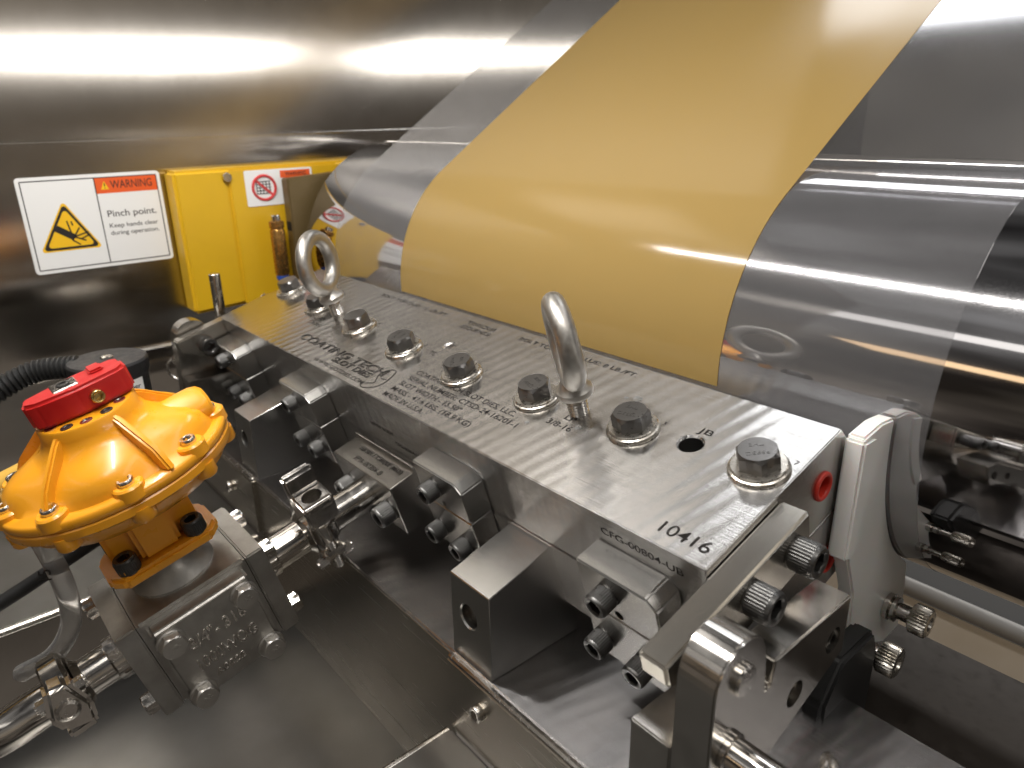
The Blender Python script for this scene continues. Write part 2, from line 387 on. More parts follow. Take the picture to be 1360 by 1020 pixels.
def ribbon(x0, x1, path, thick, nx=2):
    """a thin sheet of real thickness along the path"""
    g = G(); b = bmesh.new(); n = len(path); rows = []
    for i, (y, z) in enumerate(path):
        ty, tz = path[min(i + 1, n - 1)][0] - path[max(i - 1, 0)][0], path[min(i + 1, n - 1)][1] - path[max(i - 1, 0)][1]
        L_ = math.hypot(ty, tz); ny, nz_ = -tz / L_, ty / L_
        if (y - YC) * ny + (z - ZC) * nz_ < 0: ny, nz_ = -ny, -nz_
        rows.append([(b.verts.new((x, y, z)), b.verts.new((x, y + ny * thick, z + nz_ * thick))) for x in (x0, x1)])
    for a, c in zip(rows, rows[1:]):
        b.faces.new((a[0][1], a[1][1], c[1][1], c[0][1])); b.faces.new((a[0][0], c[0][0], c[1][0], a[1][0]))
        b.faces.new((a[0][0], a[0][1], c[0][1], c[0][0])); b.faces.new((a[1][0], c[1][0], c[1][1], a[1][1]))
    bmesh.ops.recalc_face_normals(b, faces=b.faces); g._merge(b); return g
web = thing('film_web', 'clear plastic film with a wide yellow coated stripe wrapping over the chrome roll', 'film')
ribbon(-30, 452, web_path(RR + .15, R_(292), 900), .12).obj('clear_film', 'film', web, 40)
ribbon(75, 357, web_path(RR + .34, R_(183), 900), .12).obj('coating', 'coat', web, 40)

# ================================================================== SLOT DIE
L_, W_ = 432.0, 87.4
die = thing('slot_die', 'long ground steel slot die with a row of hex bolts and engraved lettering on top', 'slot die', DIE)
BOLTS = [(18, 52), (75, 47.4), (137, 43), (194, 40), (252, 38.4), (306, 43), (362, 47.2), (419, 51.6)]
g = G(); g.prism_x([(0, -36), (109, -36), (109, -34.6), (W_, 0), (0, 0)], 0, L_, .45, 2)
def hole(o, z, r, depth, ch=.9):
    c = G(); c.lathe([(r, -depth), (r, -ch), (r + ch, 0), (r + ch, 3)], o, z, 32); return c
cuts = [hole((388.4, 51.4, 0), (0, 0, 1), 4.9, 30), hole((218.2, 56.1, 0), (0, 0, 1), 3.0, 25, .9)]
cuts += [hole((L_, 72.5, -17.7), (1, 0, 0), 4.6, 20, .4)]
ub = g.cut('upper_body', 'die', die, cuts)
g = G(); g.prism_x([(0, -73), (88, -73), (109, -38), (109, -36.6), (0, -36.6)], 0, L_, .45, 2)
g.cut('lower_body', 'die', die, [hole((L_, 75, -59), (1, 0, 0), 4.6, 20, .4)])
g = G(); thread(g, (218.2, 56.1, -14), (0, 0, 1), 3.05, 13, 1.2); # thread lining seen inside the small hole
bm_ = g.bm; bmesh.ops.reverse_faces(bm_, faces=bm_.faces); g.obj('thread_lining', 'zinc', die)
# numbers beside the bolts are stamped in tightening order
order = ['8', '6', '4', '2', '1', '3', '5', '7']
for i, (u, v) in enumerate(BOLTS):
    b = link('bolt', ME_HEX, die, place((u, v, 3.0), (0, 0, 1), (math.cos(.35 + i * .5), math.sin(.35 + i * .5), 0)))
    link('washer', ME_WASH, b, Matrix.Translation((0, 0, -2.98)))
    if i > 2:
        text('F593C', 2.0, (-4.2, 1.4, 6.62), (1, 0, 0), (0, 0, 1), b, 'bolt', 'head_marking', 8.4, ext=.1)
        text('THE', 2.0, (-2.6, -3.6, 6.62), (1, 0, 0), (0, 0, 1), b, 'bolt', 'head_marking', 5.2, ext=.1)
    if i > 1: text(order[i], 2.6, (u + 8.5, v + 8.6, .0), (1, 0, 0), (0, 0, 1), die, name='engraving')
X_, Zu = (1, 0, 0), (0, 0, 1)
def eng(s, h, u, v, fit=None, **k): return text(s, h, (u, v, .0), X_, Zu, die, name='engraving', fit=fit, **k)
eng('COATING TECH', 6.0, 104, 14.6, 104, outline=.22, shear=.1)
eng('SLOT DIES', 4.4, 158, 9.4, 43, outline=.2, shear=.1)
eng('WWW.SLOTDIES.COM', 3.0, 145, 3.6, 58)
for s, v, f in (('COATING TECH SLOT DIES, LLC.', 26.6, 82), ('SERIAL NUMBER: CTSD-24-16201-1', 20.8, 89), ('SLOT WIDTH - 15.50"', 15.0, 53.5),
                ('MASS - 41.6 LBS. (18.9 KG)', 9.4, 68), ('MADE IN U.S.A.', 3.9, 36.5)): eng(s, 3.6, 224.6, v, f)
eng('TC', 3.4, 212.5, 44, 6); eng('LP', 3.4, 329, 37.6, 6); eng('3/8-16', 3.6, 323.4, 31.4, 15)
eng('LP', 3.4, 92, 36, 6); eng('3/8-16', 3.6, 87, 29.6, 15); eng('JB', 3.6, 386.6, 59, 6.6)
eng('10416', 5.6, 406, 5.6, 20.5, ext=.08)
eng('BOLT TORQUE: 15 LB./FT.', 3.0, 106, 79.2, 78); eng('TORQUE', 3.0, 205, 79.2, 26); eng('SEQUENCE', 3.0, 205, 74, 27)
eng('BOLT TORQUE VALUE: 8 LB./FT.', 3.0, 252, 79.4, 84)
# leaf swoosh beside the logo
g = G(); a = [(203, 3.2), (207, 2.2), (213, 5), (216, 11), (214, 19), (211, 22.5), (206.5, 21), (204.6, 16), (207, 12), (209.6, 8.6), (204, 5.4), (203, 3.2)]
g.tube([(p.x, p.y, .02) for p in smooth_path([(x, y, 0) for x, y in a], 6)], .24, 6)
g.tube([(p.x, p.y, .02) for p in smooth_path([(205.4, 18, 0), (209.5, 13.4, 0), (213.8, 14.2, 0)], 6)], .22, 6)
g.obj('engraving', 'dark', die)
text('CFG-00804-UB', 3.4, (384, 0.02, -9.6), X_, (0, -1, 0), die, name='engraving', fit=38)
text('CFG-00804-LB', 2.6, (228, 0.02, -30), X_, (0, -1, 0), die, name='engraving', fit=24)
text('UPPER BODY', 2.6, (205, 0.02, -24), X_, (0, -1, 0), die, name='engraving', fit=24)
g = G(); g.torus((L_ + .3, 72.5, -17.7), X_, 5.2, 1.0, 32, 10); g.lathe([(4.3, -9), (4.3, .2), (5.0, .5)], (L_, 72.5, -17.7), X_, 28, True, False); p = g.obj('plug', 'plug', die); p['label'] = 'upper red plastic plug in the end of the die'
g = G(); g.torus((L_ + .3, 75, -59), X_, 5.2, 1.0, 32, 10); g.lathe([(4.3, -9), (4.3, .2), (5.0, .5)], (L_, 75, -59), X_, 28, True, False); p = g.obj('plug', 'plug', die); p['label'] = 'lower red plastic plug in the end of the die'

# drops of water on the top
for i in range(7):
    u, v, r = [(349, 66, 2.2), (344, 64, 1.1), (340, 36, 1.6), (372, 47, 1.4), (316, 27, 1.2), (312, 38, 1.0), (305, 60, .8)][i]
    g = G(); g.lathe([(r, 0), (r * .92, r * .14), (r * .6, r * .3), (r * .2, r * .36)], (u, v, 0), Zu, 20); g.obj('water_drop', 'tube', die)

# lifting eyebolts
def eyebolt(u, v, az, label):
    t = thing('lifting_eyebolt', label, 'eyebolt', dfr(u, v, 0) @ Matrix.Rotation(az, 4, 'Z'), 'eyebolts on the die')
    g = G(); g.torus((0, 0, 37), (0, 1, 0), 17.2, 4.9, 56, 18, (1, 0, 0)); g.obj('ring', 'eye', t)
    g = G(); g.lathe([(4.5, 10.2), (8.2, 10.6), (8.6, 11.6), (8.3, 13.5), (6.6, 15.2), (5.2, 18), (4.6, 21)], seg=32); g.obj('collar', 'eye', t)
    g = G(); thread(g, (0, 0, -6), Zu, 4.75, 16.8, 1.55); g.obj('thread', 'zinc', t, 15)
eyebolt(332.5, 44.6, math.atan2(175, -212) + R_(6), 'forged lifting eyebolt screwed in near the middle of the die, seen edge-on')
eyebolt(99.4, 48, math.atan2(178, -445) - R_(33), 'forged lifting eyebolt at the far end of the die, its ring seen open')

# clamp brackets on the front of the die
def bracket(u0, u1, label, three=True):
    t = thing('clamp_bracket', label, 'bracket', dfr((u0 + u1) / 2, 0, -64), 'clamp brackets along the die front')
    h = (u1 - u0) / 2; v1 = -13.2
    oy = [(-.1, 28.2), (-.1, 50.4), (v1 + 2.2, 50.4), (v1, 48.0), (v1, 28.2)]
    g = G(); b = bmesh.new()
    # upper half with a sloping shoulder at its right end
    pts = [(-h, 28.2), (h, 28.2), (h, 46.2), (h - 4.4, 50.4), (-h, 50.4)]
    q = Matrix(((1, 0, 0, 0), (0, 0, 1, 0), (0, 1, 0, 0), (0, 0, 0, 1)))
    b.free(); g.poly(pts, v1, -.12, q, .7, 2)
    cu = [hole((-1, v1, 31.4), (0, -1, 0), 1.9, 6, .3)]
    g.cut('upper_half', 'block', t, cu)
    g = G(); g.box(-h, h, v1, -.12, 0, 27.9, .5, 1); g.obj('lower_half', 'block', t)
    for x, z in ((-5, 39.5), (-13, 9.6), (7, 9.0)): link('cap_screw', ME_CAP, t, place((x, v1, z), (0, -1, 0), (1, random.random(), 0)))
    return t
bracket(381.6, 419.6, 'clamp bracket nearest the camera, beside the long bar at the end of the die')
bracket(270.6, 308.8, 'clamp bracket just right of the lettered inlet block')
bracket(117, 158, 'clamp bracket in shadow between the far support block and the inlet block')
bracket(2, 42, 'farthest clamp bracket at the left end of the die')

# inlet block with its pipe stub
t = thing('inlet_block', 'steel inlet block with engraved lettering and a pipe stub on the die front', 'block', dfr(212.5, 0, -73))
g = G(); g.prism_x([(-.12, 0), (-.12, 34.4), (-2.6, 36.0), (-3.6, 32.4), (-19, 32.2), (-19, 0)], -31, 31, .4); g.obj('block', 'die_side', t)
text('15# BOLT TORQUE (MAX)', 3.0, (-19, -8.6, 32.42), X_, Zu, t, name='engraving', fit=44)
text('FPA-00384-B', 3.6, (-13, -15.9, 32.28), X_, Zu, t, name='engraving', fit=28)
for x, z in ((-21, 13), (21, 13)): link('cap_screw', ME_CAPB, t, place((x, -19, z), (0, -1, 0), (1, .3, 0)))
g = G(); g.lathe([(9.5, 0), (9.5, 12)], (0, -19, 16), (0, -1, 0), 40); g.obj('pipe_stub', 'polish', t)

# support blocks under the die
def support(x0, x1, label):
    t = thing('support_block', label, 'block', Matrix.Translation(((x0 + x1) / 2, -24.5, -89)), 'wedge-topped support blocks')
    h = (x1 - x0) / 2; tn = math.tan(PITCH)
    g = G(); g.prism_x([(0, .1), (0, 42.6), (35, 42.6 + 35 * tn), (52, 42.6 + 35 * tn), (52, .1)], -h, h, .35)
    c = G(); c.lathe([(5.6, -40), (5.6, -.8), (6.2, 0), (6.2, 3)], (-1.2, 0, 25.5), (0, -1, 0), 36)
    g.cut('block', 'block', t, [c])
    g = G(); g.lathe([(5.2, -10), (5.2, -8), (3.6, -6.6), (2.4, -6.6)], (-1.2, 0, 25.5), (0, -1, 0), 6); g.obj('set_screw', 'zinc', t)
support(321.4, 348.4, 'wedge-topped steel support block with a round hole, near the middle')
support(72, 99, 'far wedge-topped steel support block behind the orange actuator')

# hinge bars and pivot brackets at both die ends
def end_hinge(sx, x0, near):
    """sx=+1 mirrors about the end of the die at x0"""
    wh = 'near right' if near else 'far left'
    fx = Matrix.Diagonal((sx, 1, 1, 1))
    t = thing('hinge_bar', 'flat steel hinge bar screwed to the %s end of the die' % wh, 'bar', dfr(x0, 0, -3), 'hinge bars at the die ends')
    g = G(); a, b_ = (.5, 11.2) if sx > 0 else (-11.2, -.5)
    g.prism_x([(-36, 0), (44.4, 0), (44.4, -22), (-20, -22), (-36, -9)], a, b_, 1.0, 2); g.obj('bar', 'bar', t)
    if near:
        for v, w_ in ((33.5, -10.5), (7.4, -9.0)): link('cap_screw', ME_CAPB, t, place((11.2, v, w_), (1, 0, 0), (0, 1, .4)))
    else:
        for v, w_ in ((33.5, -10.5), (-18, -11)): link('cap_screw', ME_CAPB, t, place((b_ + 0, v, w_), (1, 0, 0), (0, 1, .4)))
    xo = x0 + sx * 13.2
    t = thing('pivot_bracket', 'notched pivot bracket with rounded lug and pin, %s die end' % wh, 'bracket', Matrix.Translation((xo, 0, -89)), 'pivot brackets at the die ends')
    # outline in (y, z above the base): rounded lug, notch, rear block
    cy, cz, r = -17.6, 73.6, 13.4
    arc = [(cy + r * math.cos(q), cz + r * math.sin(q)) for q in [R_(8) + (math.pi - R_(8)) * i / 18 for i in range(19)]]
    pts = [(-31, .2), (-4, .2), (2, 27), (51, 45), (51, 68.8), (1.6, 68.8), (.2, 60), (-2.6, 60)] + arc
    g = G(); g.prism_x(pts, *((0, 13.4) if sx > 0 else (-13.4, 0)), .7, 2)
    cc = []
    for y, z in ((41.5, 54.5), (18, 45.6)):
        c = G(); xs = 13.4 * sx
        c.lathe([(5.0, -8), (5.0, 3)], (xs, y, z), (sx, 0, 0), 32); cc.append(c)
    g.cut('lug_plate', 'lug', t, cc)
    for y, z in ((41.5, 54.5), (18, 45.6)): link('cap_screw', cap_mesh(8.6, 5, 'cap_screw') if y > 40 else ME_BUT, t, place((13.4 * sx - 7.9 * sx, y, z), (sx, 0, 0)))
    g = G(); g.box(*((-16, -.2) if sx > 0 else (.2, 16)), -31, 30, .2, 46, .6, 2); g.obj('inner_foot', 'lug', t)
    g = G(); g.lathe([(5.2, -26), (5.2, 1.2), (4.6, 1.9), (.8, 2.3)], (13.4 * sx, -17.6, 73.6), (sx, 0, 0), 32); g.obj('pivot_pin', 'zinc', t)
    # spring plunger with a pull ring
    t = thing('pull_plunger', 'spring plunger with a pull ring on the %s pivot bracket' % wh, 'plunger', place((xo + 13.5 * sx, -20.5, -41), (sx, 0, 0), (0, 1, 0)), 'pull plungers')
    g = G(); g.lathe([(6.6, 0), (6.6, 1.5), (5.7, 2), (5.7, 16), (5.2, 16.6)], seg=36); g.obj('sleeve', 'polish', t)
    g = G(); g.lathe([(4.6, 16.4), (6.0, 17), (6.0, 25), (5.2, 25.8), (2.5, 26), (2.5, 33), (2, 34)], seg=36); g.obj('knob', 'polish', t)
    g = G(); g.torus((0, 9, 30), (.75, 0, 1), 9.5, 1.15, 40, 10); g.obj('ring', 'zinc', t)
end_hinge(1, 432, True)
end_hinge(-1, 0, False)

# white plastic end dam hugging the roll
t = thing('end_dam', 'milky white plastic plate shaped to the roll at the near end of the die', 'plate', Matrix.Translation((432.4, 87, -105)))
def cpt(a, r=RR + 1.0): return (YC + r * math.cos(a) - 87, ZC + r * math.sin(a) + 105)
a0 = math.asin((23.2 - ZC) / (RR + 1)); a0 = math.pi - a0; a1 = R_(238)
pts = [(.2, 127.2), (14, 129.4), (cpt(a0)[0], 128.4)] + [cpt(a0 + (a1 - a0) * i / 22) for i in range(1, 23)]
pts += [(76, 24), (77, 0), (60, -1), (17, 22), (14, 50), (2.6, 72.6), (1.6, 97), (.2, 99)]
G().prism_x(pts, .6, 7.6, .9, 2).obj('plate', 'white', t, 25)
G().box(.5, 8.6, -1.6, 9, 73, 126, 1.1, 2).obj('front_pad', 'white', t)
def thumb(y, z, label):
    t = thing('thumb_screw', label, 'thumb screw', place((440.2, y, z), (1, 0, 0), (0, 1, 0)), 'knurled thumb screws in the white plate')
    g = G(); g.lathe([(6.4, 0), (6.4, 2.2), (5, 2.6), (6.0, 3.4), (6.0, 5), (4, 5.6), (4, 12)], seg=32); g.obj('shoulder', 'zinc', t)
    n = 60; rg = lambda r, z_, k: [((r - k * (i % 2)) * math.cos(2 * math.pi * i / n), (r - k * (i % 2)) * math.sin(2 * math.pi * i / n), z_) for i in range(n)]
    g = G(); g.loft([rg(6.4, 11.4, 0), rg(7.2, 12.2, .8), rg(7.2, 18.4, .8), rg(6.4, 19.2, 0), rg(3.4, 19.3, 0), rg(3.0, 18.2, 0)]); g.obj('knurled_knob', 'washer', t, 45)
thumb(142.5, -81.4, 'knurled steel thumb screw in the white plate, the upper right of two')
thumb(111.5, -85.5, 'knurled steel thumb screw in the white plate, the lower left of two')
g = G(); g.prism_x([(60, -122), (60, -82), (72, -66), (100, -66), (106, -78), (106, -122)], 442, 452, 2, 3)
tag(g.obj('stop_bracket', 'rubber'), 'matt black bracket standing behind the pivot bracket below the thumb screws', 'bracket')

# ================================================================== VALVE ON THE FEED PIPE
TV = R_(14.78)
root = dpt(212.5, -19, -57)
VM = Matrix.Translation(root) @ Matrix.Rotation(TV, 4, 'X')
def vfr(x, y, z): return VM @ Matrix.Translation((x, y, z))
VY = -103.6
valve = thing('diaphragm_valve', 'stainless valve body with raised lettering under an orange actuator with a red cap', 'valve', vfr(0, VY, 0))
g = G(); g.box(-26, 26, -26, 26, -26, 26, 1.4, 2); g.lathe([(19, 20), (19, 27), (17, 30), (14, 36), (14, 38)], seg=40); g.obj('valve_body', 'cast', valve)
for s_ in (-1, 1):
    g = G(); y0, y1 = sorted((s_ * 26.3, s_ * 35.4)); g.box(-26, 26, y0, y1, -26, 26, .9, 2); f_ = g.obj('end_flange', 'cast', valve)
ME_VH = hex_mesh(9.6, 5.4, 'flange_bolt', 'zinc')
for s_ in (-1, 1):
    for x in (-19, 19):
        for z in (-18.5, 18.5): link('flange_bolt', ME_VH, valve, place((x, s_ * 35.4, z), (0, s_, 0)))
G().prism_x([(-23, -24), (23, -24), (23, 23), (-23, 23)], 24, 33.5, 1.6, 3).obj('bonnet_pad', 'cast', valve)
ME_VB = hex_mesh(10.5, 4.6, 'bonnet_bolt', 'eye')
for y in (-17.4, 17.4):
    for z in (-20, 14.5):
        b = link('bonnet_bolt', ME_VB, valve, place((34.2, y, z), (1, 0, 0), (0, 1, .3)))
        link('bolt_flange', bpy.data.meshes.get('bolt_flange') or G().lathe([(6.6, -.8), (6.6, .1), (6, .6)], seg=32).mesh('bolt_flange', 'eye'), b)
        text('A2', 2.4, (-1.8, -1, 4.62), X_, Zu, b, 'eye', 'head_marking', 4, ext=.2)
for s_, h, y, z, f_ in (('3/4"- 316', 6.6, -12.5, 4.2, 27), ('1000WOG', 6.6, -14.5, -8.4, 29), ('A0202', 3.6, -8.6, -16.4, 15)):
    text(s_, h, (33.5, y, z), (0, 1, 0), (1, 0, 0), valve, 'zinc', 'raised_lettering', f_, ext=.4, bev=.15)
text('M209', 3, (17, 6, 25.0), (0, 1, 0), Zu, valve, 'cast', 'raised_lettering', 9, ext=.3)
# yoke
OV = [(-17, -20), (-10, -25.5), (10, -25.5), (17, -20), (17, 20), (10, 25.5), (-10, 25.5), (-17, 20)]
g = G(); g.poly(OV, 38, 44, None, 1.6, 2)
g.poly([(-12, -9), (12, -9), (12, 9), (-12, 9)], 43, 78, None, 2, 2); g.poly([(-15, -20), (15, -20), (15, -13), (-15, -13)], 43.5, 48, None, 1.5, 2)
g.poly([(-6, -20), (6, -20), (6, 20), (-6, 20)], 43.6, 74, None, 2, 2)
yk = g.obj('mounting_yoke', 'orange', valve)
for x in (-11, 11):
    for y in (-15.5, 15.5): link('cap_screw', ME_CAP, yk, place((x, y, 43.9), Zu))
# actuator: two shell halves with a bolted rim
NS = 72
AY = 2.6                                    # the actuator sits a little towards the die
def oval(b, rx, ry, lob=0.0, cx=0): return [(cx + rx * .94 * math.cos(q) * (1 - lob * math.cos(5 * (q - R_(20)))), AY + ry * .97 * math.sin(q) * (1 - lob * math.cos(5 * (q - R_(20)))), b) for q in [2 * math.pi * i / NS for i in range(NS)]]
act = G().loft([oval(66, 18, 22), oval(70, 30, 38), oval(75, 36, 44), oval(80, 39, 46.5), oval(81, 42, 49.4), oval(82, 43, 50), oval(85.4, 43, 50), oval(86, 42.4, 49.4)]).obj('lower_shell', 'orange', valve, 40)
top = G().loft([oval(86.3, 42.4, 49.4), oval(87, 43, 50), oval(90, 43, 50), oval(91, 42, 49), oval(91.4, 38, 45, .02), oval(94, 36.6, 43, .05), oval(98.4, 34.5, 40, .085), oval(101.6, 31, 35.6, .09), oval(104.4, 26.5, 29, .05), oval(106.4, 23.8, 25, .02), oval(108.6, 21.8, 22.2), oval(112, 20.6, 20.6), oval(116, 20.4, 20.4), oval(116.8, 19.8, 19.8)]).obj('upper_shell', 'orange', valve, 45)
ME_RS = cap_mesh(6.6, 2.6, 'rim_screw', 'zinc', False)
for i in range(9):
    a = R_(-4 + i * 40); x, y = 35.4 * math.cos(a), AY + 43.2 * math.sin(a)
    G().lathe([(6.4, 88), (6.2, 93), (5.4, 93.8), (4, 93.8)], (x, y, 0), Zu, 28).obj('screw_boss', 'orange', top)
    link('rim_screw', ME_RS, top, place((x, y, 93.5), Zu))
    G().lathe([(4.4, 76.5), (5.0, 77.5), (5.0, 83)], (x * 1.02, y * 1.02, 0), Zu, 24).obj('screw_boss', 'orange', act)
for a in (-52, 20, 92, 164, 236):
    a = R_(a); c, s2 = math.cos(a), math.sin(a); pts = [(17.4, 116), (22.4, 113), (31, 106), (37, 101), (40.4 + 4 * abs(s2), 91), (15, 89)]
    q = Matrix(((c, 0, -s2, 0), (s2, 0, c, AY), (0, 1, 0, 0), (0, 0, 0, 1)))
    G().poly(pts, -1.6, 1.6, q, .9, 2).obj('rib', 'orange', top)
# air ports: raised lobes on the shell
for y, sgn in ((30, 1),):
    G().loft([[(x * k + 4, y + sgn * (6 + d), 96 + z * k) for x, z in [(11 * math.cos(q), 9 * math.sin(q)) for q in [2 * math.pi * i / 24 for i in range(24)]]] for d, k in ((-16, 1), (6, 1), (9, .92), (10.5, .75))]).obj('port_boss', 'orange', top)
for i, a in enumerate((-68, -38, -10, 20, 48)):
    a = R_(a); G().lathe([(2.5, 116.6), (2.5, 117.1), (1.6, 117.2), (1.4, 116.9)], (15.4 * math.cos(a), AY + 16 * math.sin(a), 0), Zu, 20).obj('set_screw', 'oxide' if i % 2 else 'zinc', top)
# red travel stop cap
cp = [(-4.5, -15), (-1.5, -17), (3.5, -17), (7, -13), (10, 2), (8.5, 20), (5.5, 23.5), (-5, 23.5), (-8, 20), (-8.5, 4)]
capo = G().poly(cp, 117.3, 129, None, 1.4, 3).obj('indicator_cap', 'red', valve, 40)
G().poly([(-5.2, -5), (5.2, -5), (5.2, 5), (-5.2, 5)], 128.4, 129.6, None, .5).obj('insert', 'zinc', capo)
G().lathe([(2.6, 129.5), (2.6, 130), (1.4, 130.1), (1.4, 129.7)], (0, 0, 0), Zu, 24).obj('insert_screw', 'oxide', capo)
G().poly([(-7, 10), (2, 10), (2, 16), (-7, 16)], 128.5, 130.4, None, .8, 2).obj('pointer_lug', 'red', capo)
link('side_screw', cap_mesh(5.6, 2.6, 'side_screw', 'brass', False), capo, place((9.3, 8, 122.5), (1, .1, .05)))

# pipe ferrules and clamps
def tri_clamp(y, wing_up, label):
    t = thing('pipe_clamp', label, 'clamp', vfr(0, y, 0), 'hinged pipe clamps on the feed line')
    g = G(); g.lathe([(12.7, -5.4), (16.8, -4.8), (18.4, -3.6), (18.4, 3.6), (16.8, 4.8), (12.7, 5.4)], (0, 0, 0), (0, 1, 0), 40); g.obj('clamp_ring', 'polish', t)
    k = 1 if wing_up else -1
    base_ = Vector((15, 0, 0))
    for s2 in (-1, 1):
        G().box(10, 22, -6, 6, *( sorted((s2 * 4, s2 * 9)) ), 1.4, 2).obj('clamp_ear', 'polish', t)
    g = G(); thread(g, (17.5, 0, -17 * k), (0, 0, k), 3.0, 22, 1.1); g.obj('swing_bolt', 'zinc', t, 15)
    for yy in (-7.2, 7.2): G().lathe([(3.2, -2.4), (3.2, 2.4)], (16, yy, -11 * k), (0, 1, 0), 6).obj('hinge_nut', 'zinc', t)
    G().tube([(16, -10.5, -11 * k), (16, 10.5, -11 * k)], 1.8, 12).obj('hinge_pin', 'zinc', t)
    if wing_up:
        G().lathe([(5.6, 3), (7.2, 4), (7.2, 13), (6.6, 14.4), (6.9, 15.2), (7.6, 18)], (17.5, 0, 0), Zu, 32).obj('nut_barrel', 'polish', t)
        q = Matrix(((0, 0, 1, 0), (1, 0, 0, 0), (0, 1, 0, 0), (0, 0, 0, 1)))
        xz = [(9.5, 16), (26, 16), (27.4, 27), (26, 30.4), (14.6, 33.4), (13.6, 43), (10.4, 44.6), (8.2, 43), (8.8, 30)]
        q = Matrix(((1, 0, 0, 0), (0, 0, 1, 0), (0, 1, 0, 0), (0, 0, 0, 1)))
        g = G(); g.poly(xz, -8.4, 8.4, q, 1.7, 3)
        c = G(); c.loft([[(20.4 + 4.2 * math.cos(2 * math.pi * i / 24), 5.4 * math.sin(2 * math.pi * i / 24), z_) for i in range(24)] for z_ in (19, 50)])
        g.cut('wing_nut', 'polish', t, [c])
    else:
        G().prism_x([(-6, -4), (6, -8), (8.5, 4), (5, 19), (-4, 21), (-9, 6)], 12, 23, 2.4, 3).obj('clamp_jaw', 'polish', t)
        G().lathe([(5, 0), (5, 1.2), (3.6, 1.6), (3.4, 1)], (22.8, -.5, 7.5), X_, 28).obj('jaw_rivet', 'zinc', t)
    return t
tri_clamp(-36, True, 'polished pipe clamp with an upright wing nut between the valve and the inlet block')
tri_clamp(-166, False, 'polished pipe clamp on the left of the valve, with its bolt hanging down')
t = thing('feed_pipe', 'short polished stainless pipe joining the valve and the inlet block', 'pipe', vfr(0, -50, 0))
G().lathe([(9.5, 20.6), (9.5, 38)], (0, 0, 0), (0, 1, 0), 40).obj('pipe', 'polish', t)
G().lathe([(10.6, -18), (10.6, -12), (9.4, -11), (9.4, 6), (12.4, 8.4)], (0, 0, 0), (0, 1, 0), 40).obj('ferrule', 'polish', t)
t = thing('outlet_pipe', 'polished stainless pipe curving out of the left edge', 'pipe', vfr(0, -139, 0))
G().lathe([(10.8, 0), (10.8, -6), (9.2, -7), (9.2, -18), (12.4, -21)], (0, 0, 0), (0, 1, 0), 40).obj('ferrule', 'polish', t)
G().tube(smooth_path([(0, -32, 0), (0, -42, 0), (-3, -56, -2), (-14, -76, -4), (-40, -98, -6), (-80, -116, -8)], 8), 9.5, 32).obj('pipe', 'polish', t)

# hoses and fittings at the left
def vp(x, y, z): return VM @ Vector((x, y, z))
t = thing('clear_hose', 'clear plastic hose with printed marks hanging below the orange actuator', 'hose')
hp = smooth_path([vp(-10, -141, 72), vp(-8, -143, 50), vp(-8, -147, 32), vp(-12, -154, 18), vp(-24, -166, 4), vp(-44, -182, -8)], 10)
G().tube(hp, 4.4, 20).obj('hose', 'tube', t)
q = hp[9]; text('15', 5, q + Vector((4.5, -3.4, -3)), (0, .1, 1), (1, -.3, .1), t, 'ink', 'printed_mark', ext=.05)
t = thing('air_fitting', 'bright steel and brass air fitting on the left of the orange actuator', 'fitting', vfr(-6, VY - 44, 92))
G().lathe([(6, 6), (7, 4), (7, 0), (5, -1), (5, -4)], (0, 0, 0), (0, 1, 0), 6).obj('hex_nut', 'brass', t)
G().lathe([(5.4, -4), (6.6, -5), (6.6, -24), (6, -25)], (0, 0, 0), (0, 1, 0), 28).obj('sleeve', 'zinc', t)
g = G(); g.tube([vp(-60, -112, 78), vp(-66, -150, 75), vp(-76, -240, 70)], 6.2, 20)
t = thing('air_line', 'dull yellow air line entering from the left edge behind the actuator', 'hose'); g.obj('hose', 'airline', t)
G().lathe([(6.6, 0), (7.6, 1), (7.6, 9), (5, 11)], vp(-60, -113, 78), VM.to_3x3() @ Vector((.1, 1, .04)), 28).obj('end_fitting', 'zinc', t)
g = G(); g.tube([vp(-30, -120, 44), vp(-34, -160, 38), vp(-44, -230, 28)], 3.4, 14); tag(g.obj('black_hose', 'rubber'), 'thin black hose below the actuator at the left edge', 'hose')

# black sensor housing with label, corrugated hose
t = thing('sensor_housing', 'round black plastic housing with a white label behind the red cap', 'housing', Matrix.Translation((20, -84, -80)))
G().lathe([(23, 0), (23, 60), (24.5, 63), (24.5, 70), (23.5, 71.4), (3, 72)], seg=48).obj('housing', 'black', t)
G().lathe([(4, 71.8), (4, 72.8), (2.6, 73.6), (.6, 73.8)], seg=24).obj('lid_screw', 'zinc', t)
n = 10; g = G(); b = bmesh.new(); rows = []
for i in range(n + 1):
    a = R_(-6 + 46 * i / n); rows.append([b.verts.new((23.5 * math.cos(a), 23.5 * math.sin(a), z)) for z in (28, 60)])
for a_, c_ in zip(rows, rows[1:]): b.faces.new((a_[0], c_[0], c_[1], a_[1]))
g._merge(b); lb = g.obj('label', 'label', t)
for k, (sz, wd) in enumerate(((3.2, 12), (1.5, 10), (1.5, 9), (1.5, 11), (1.5, 8))):
    G().box(0, wd, -.05, .05, 0, sz * .8, 0, mt=place((23.9 * math.cos(R_(2)), 23.9 * math.sin(R_(2)), 53 - k * 4.8), Zu, (-.22, .975, 0))).obj('printed_line', 'ink', lb) if k else text('Sumer', 3.0, (24.0 * math.cos(R_(2)), 24.0 * math.sin(R_(2)), 54), (-.22, .975, 0), (.975, .22, 0), lb, 'ink', 'lettering', 12)
hp = smooth_path([(6, -98, -14), (-10, -126, -17), (-10, -165, -34), (10, -230, -62)], 30)
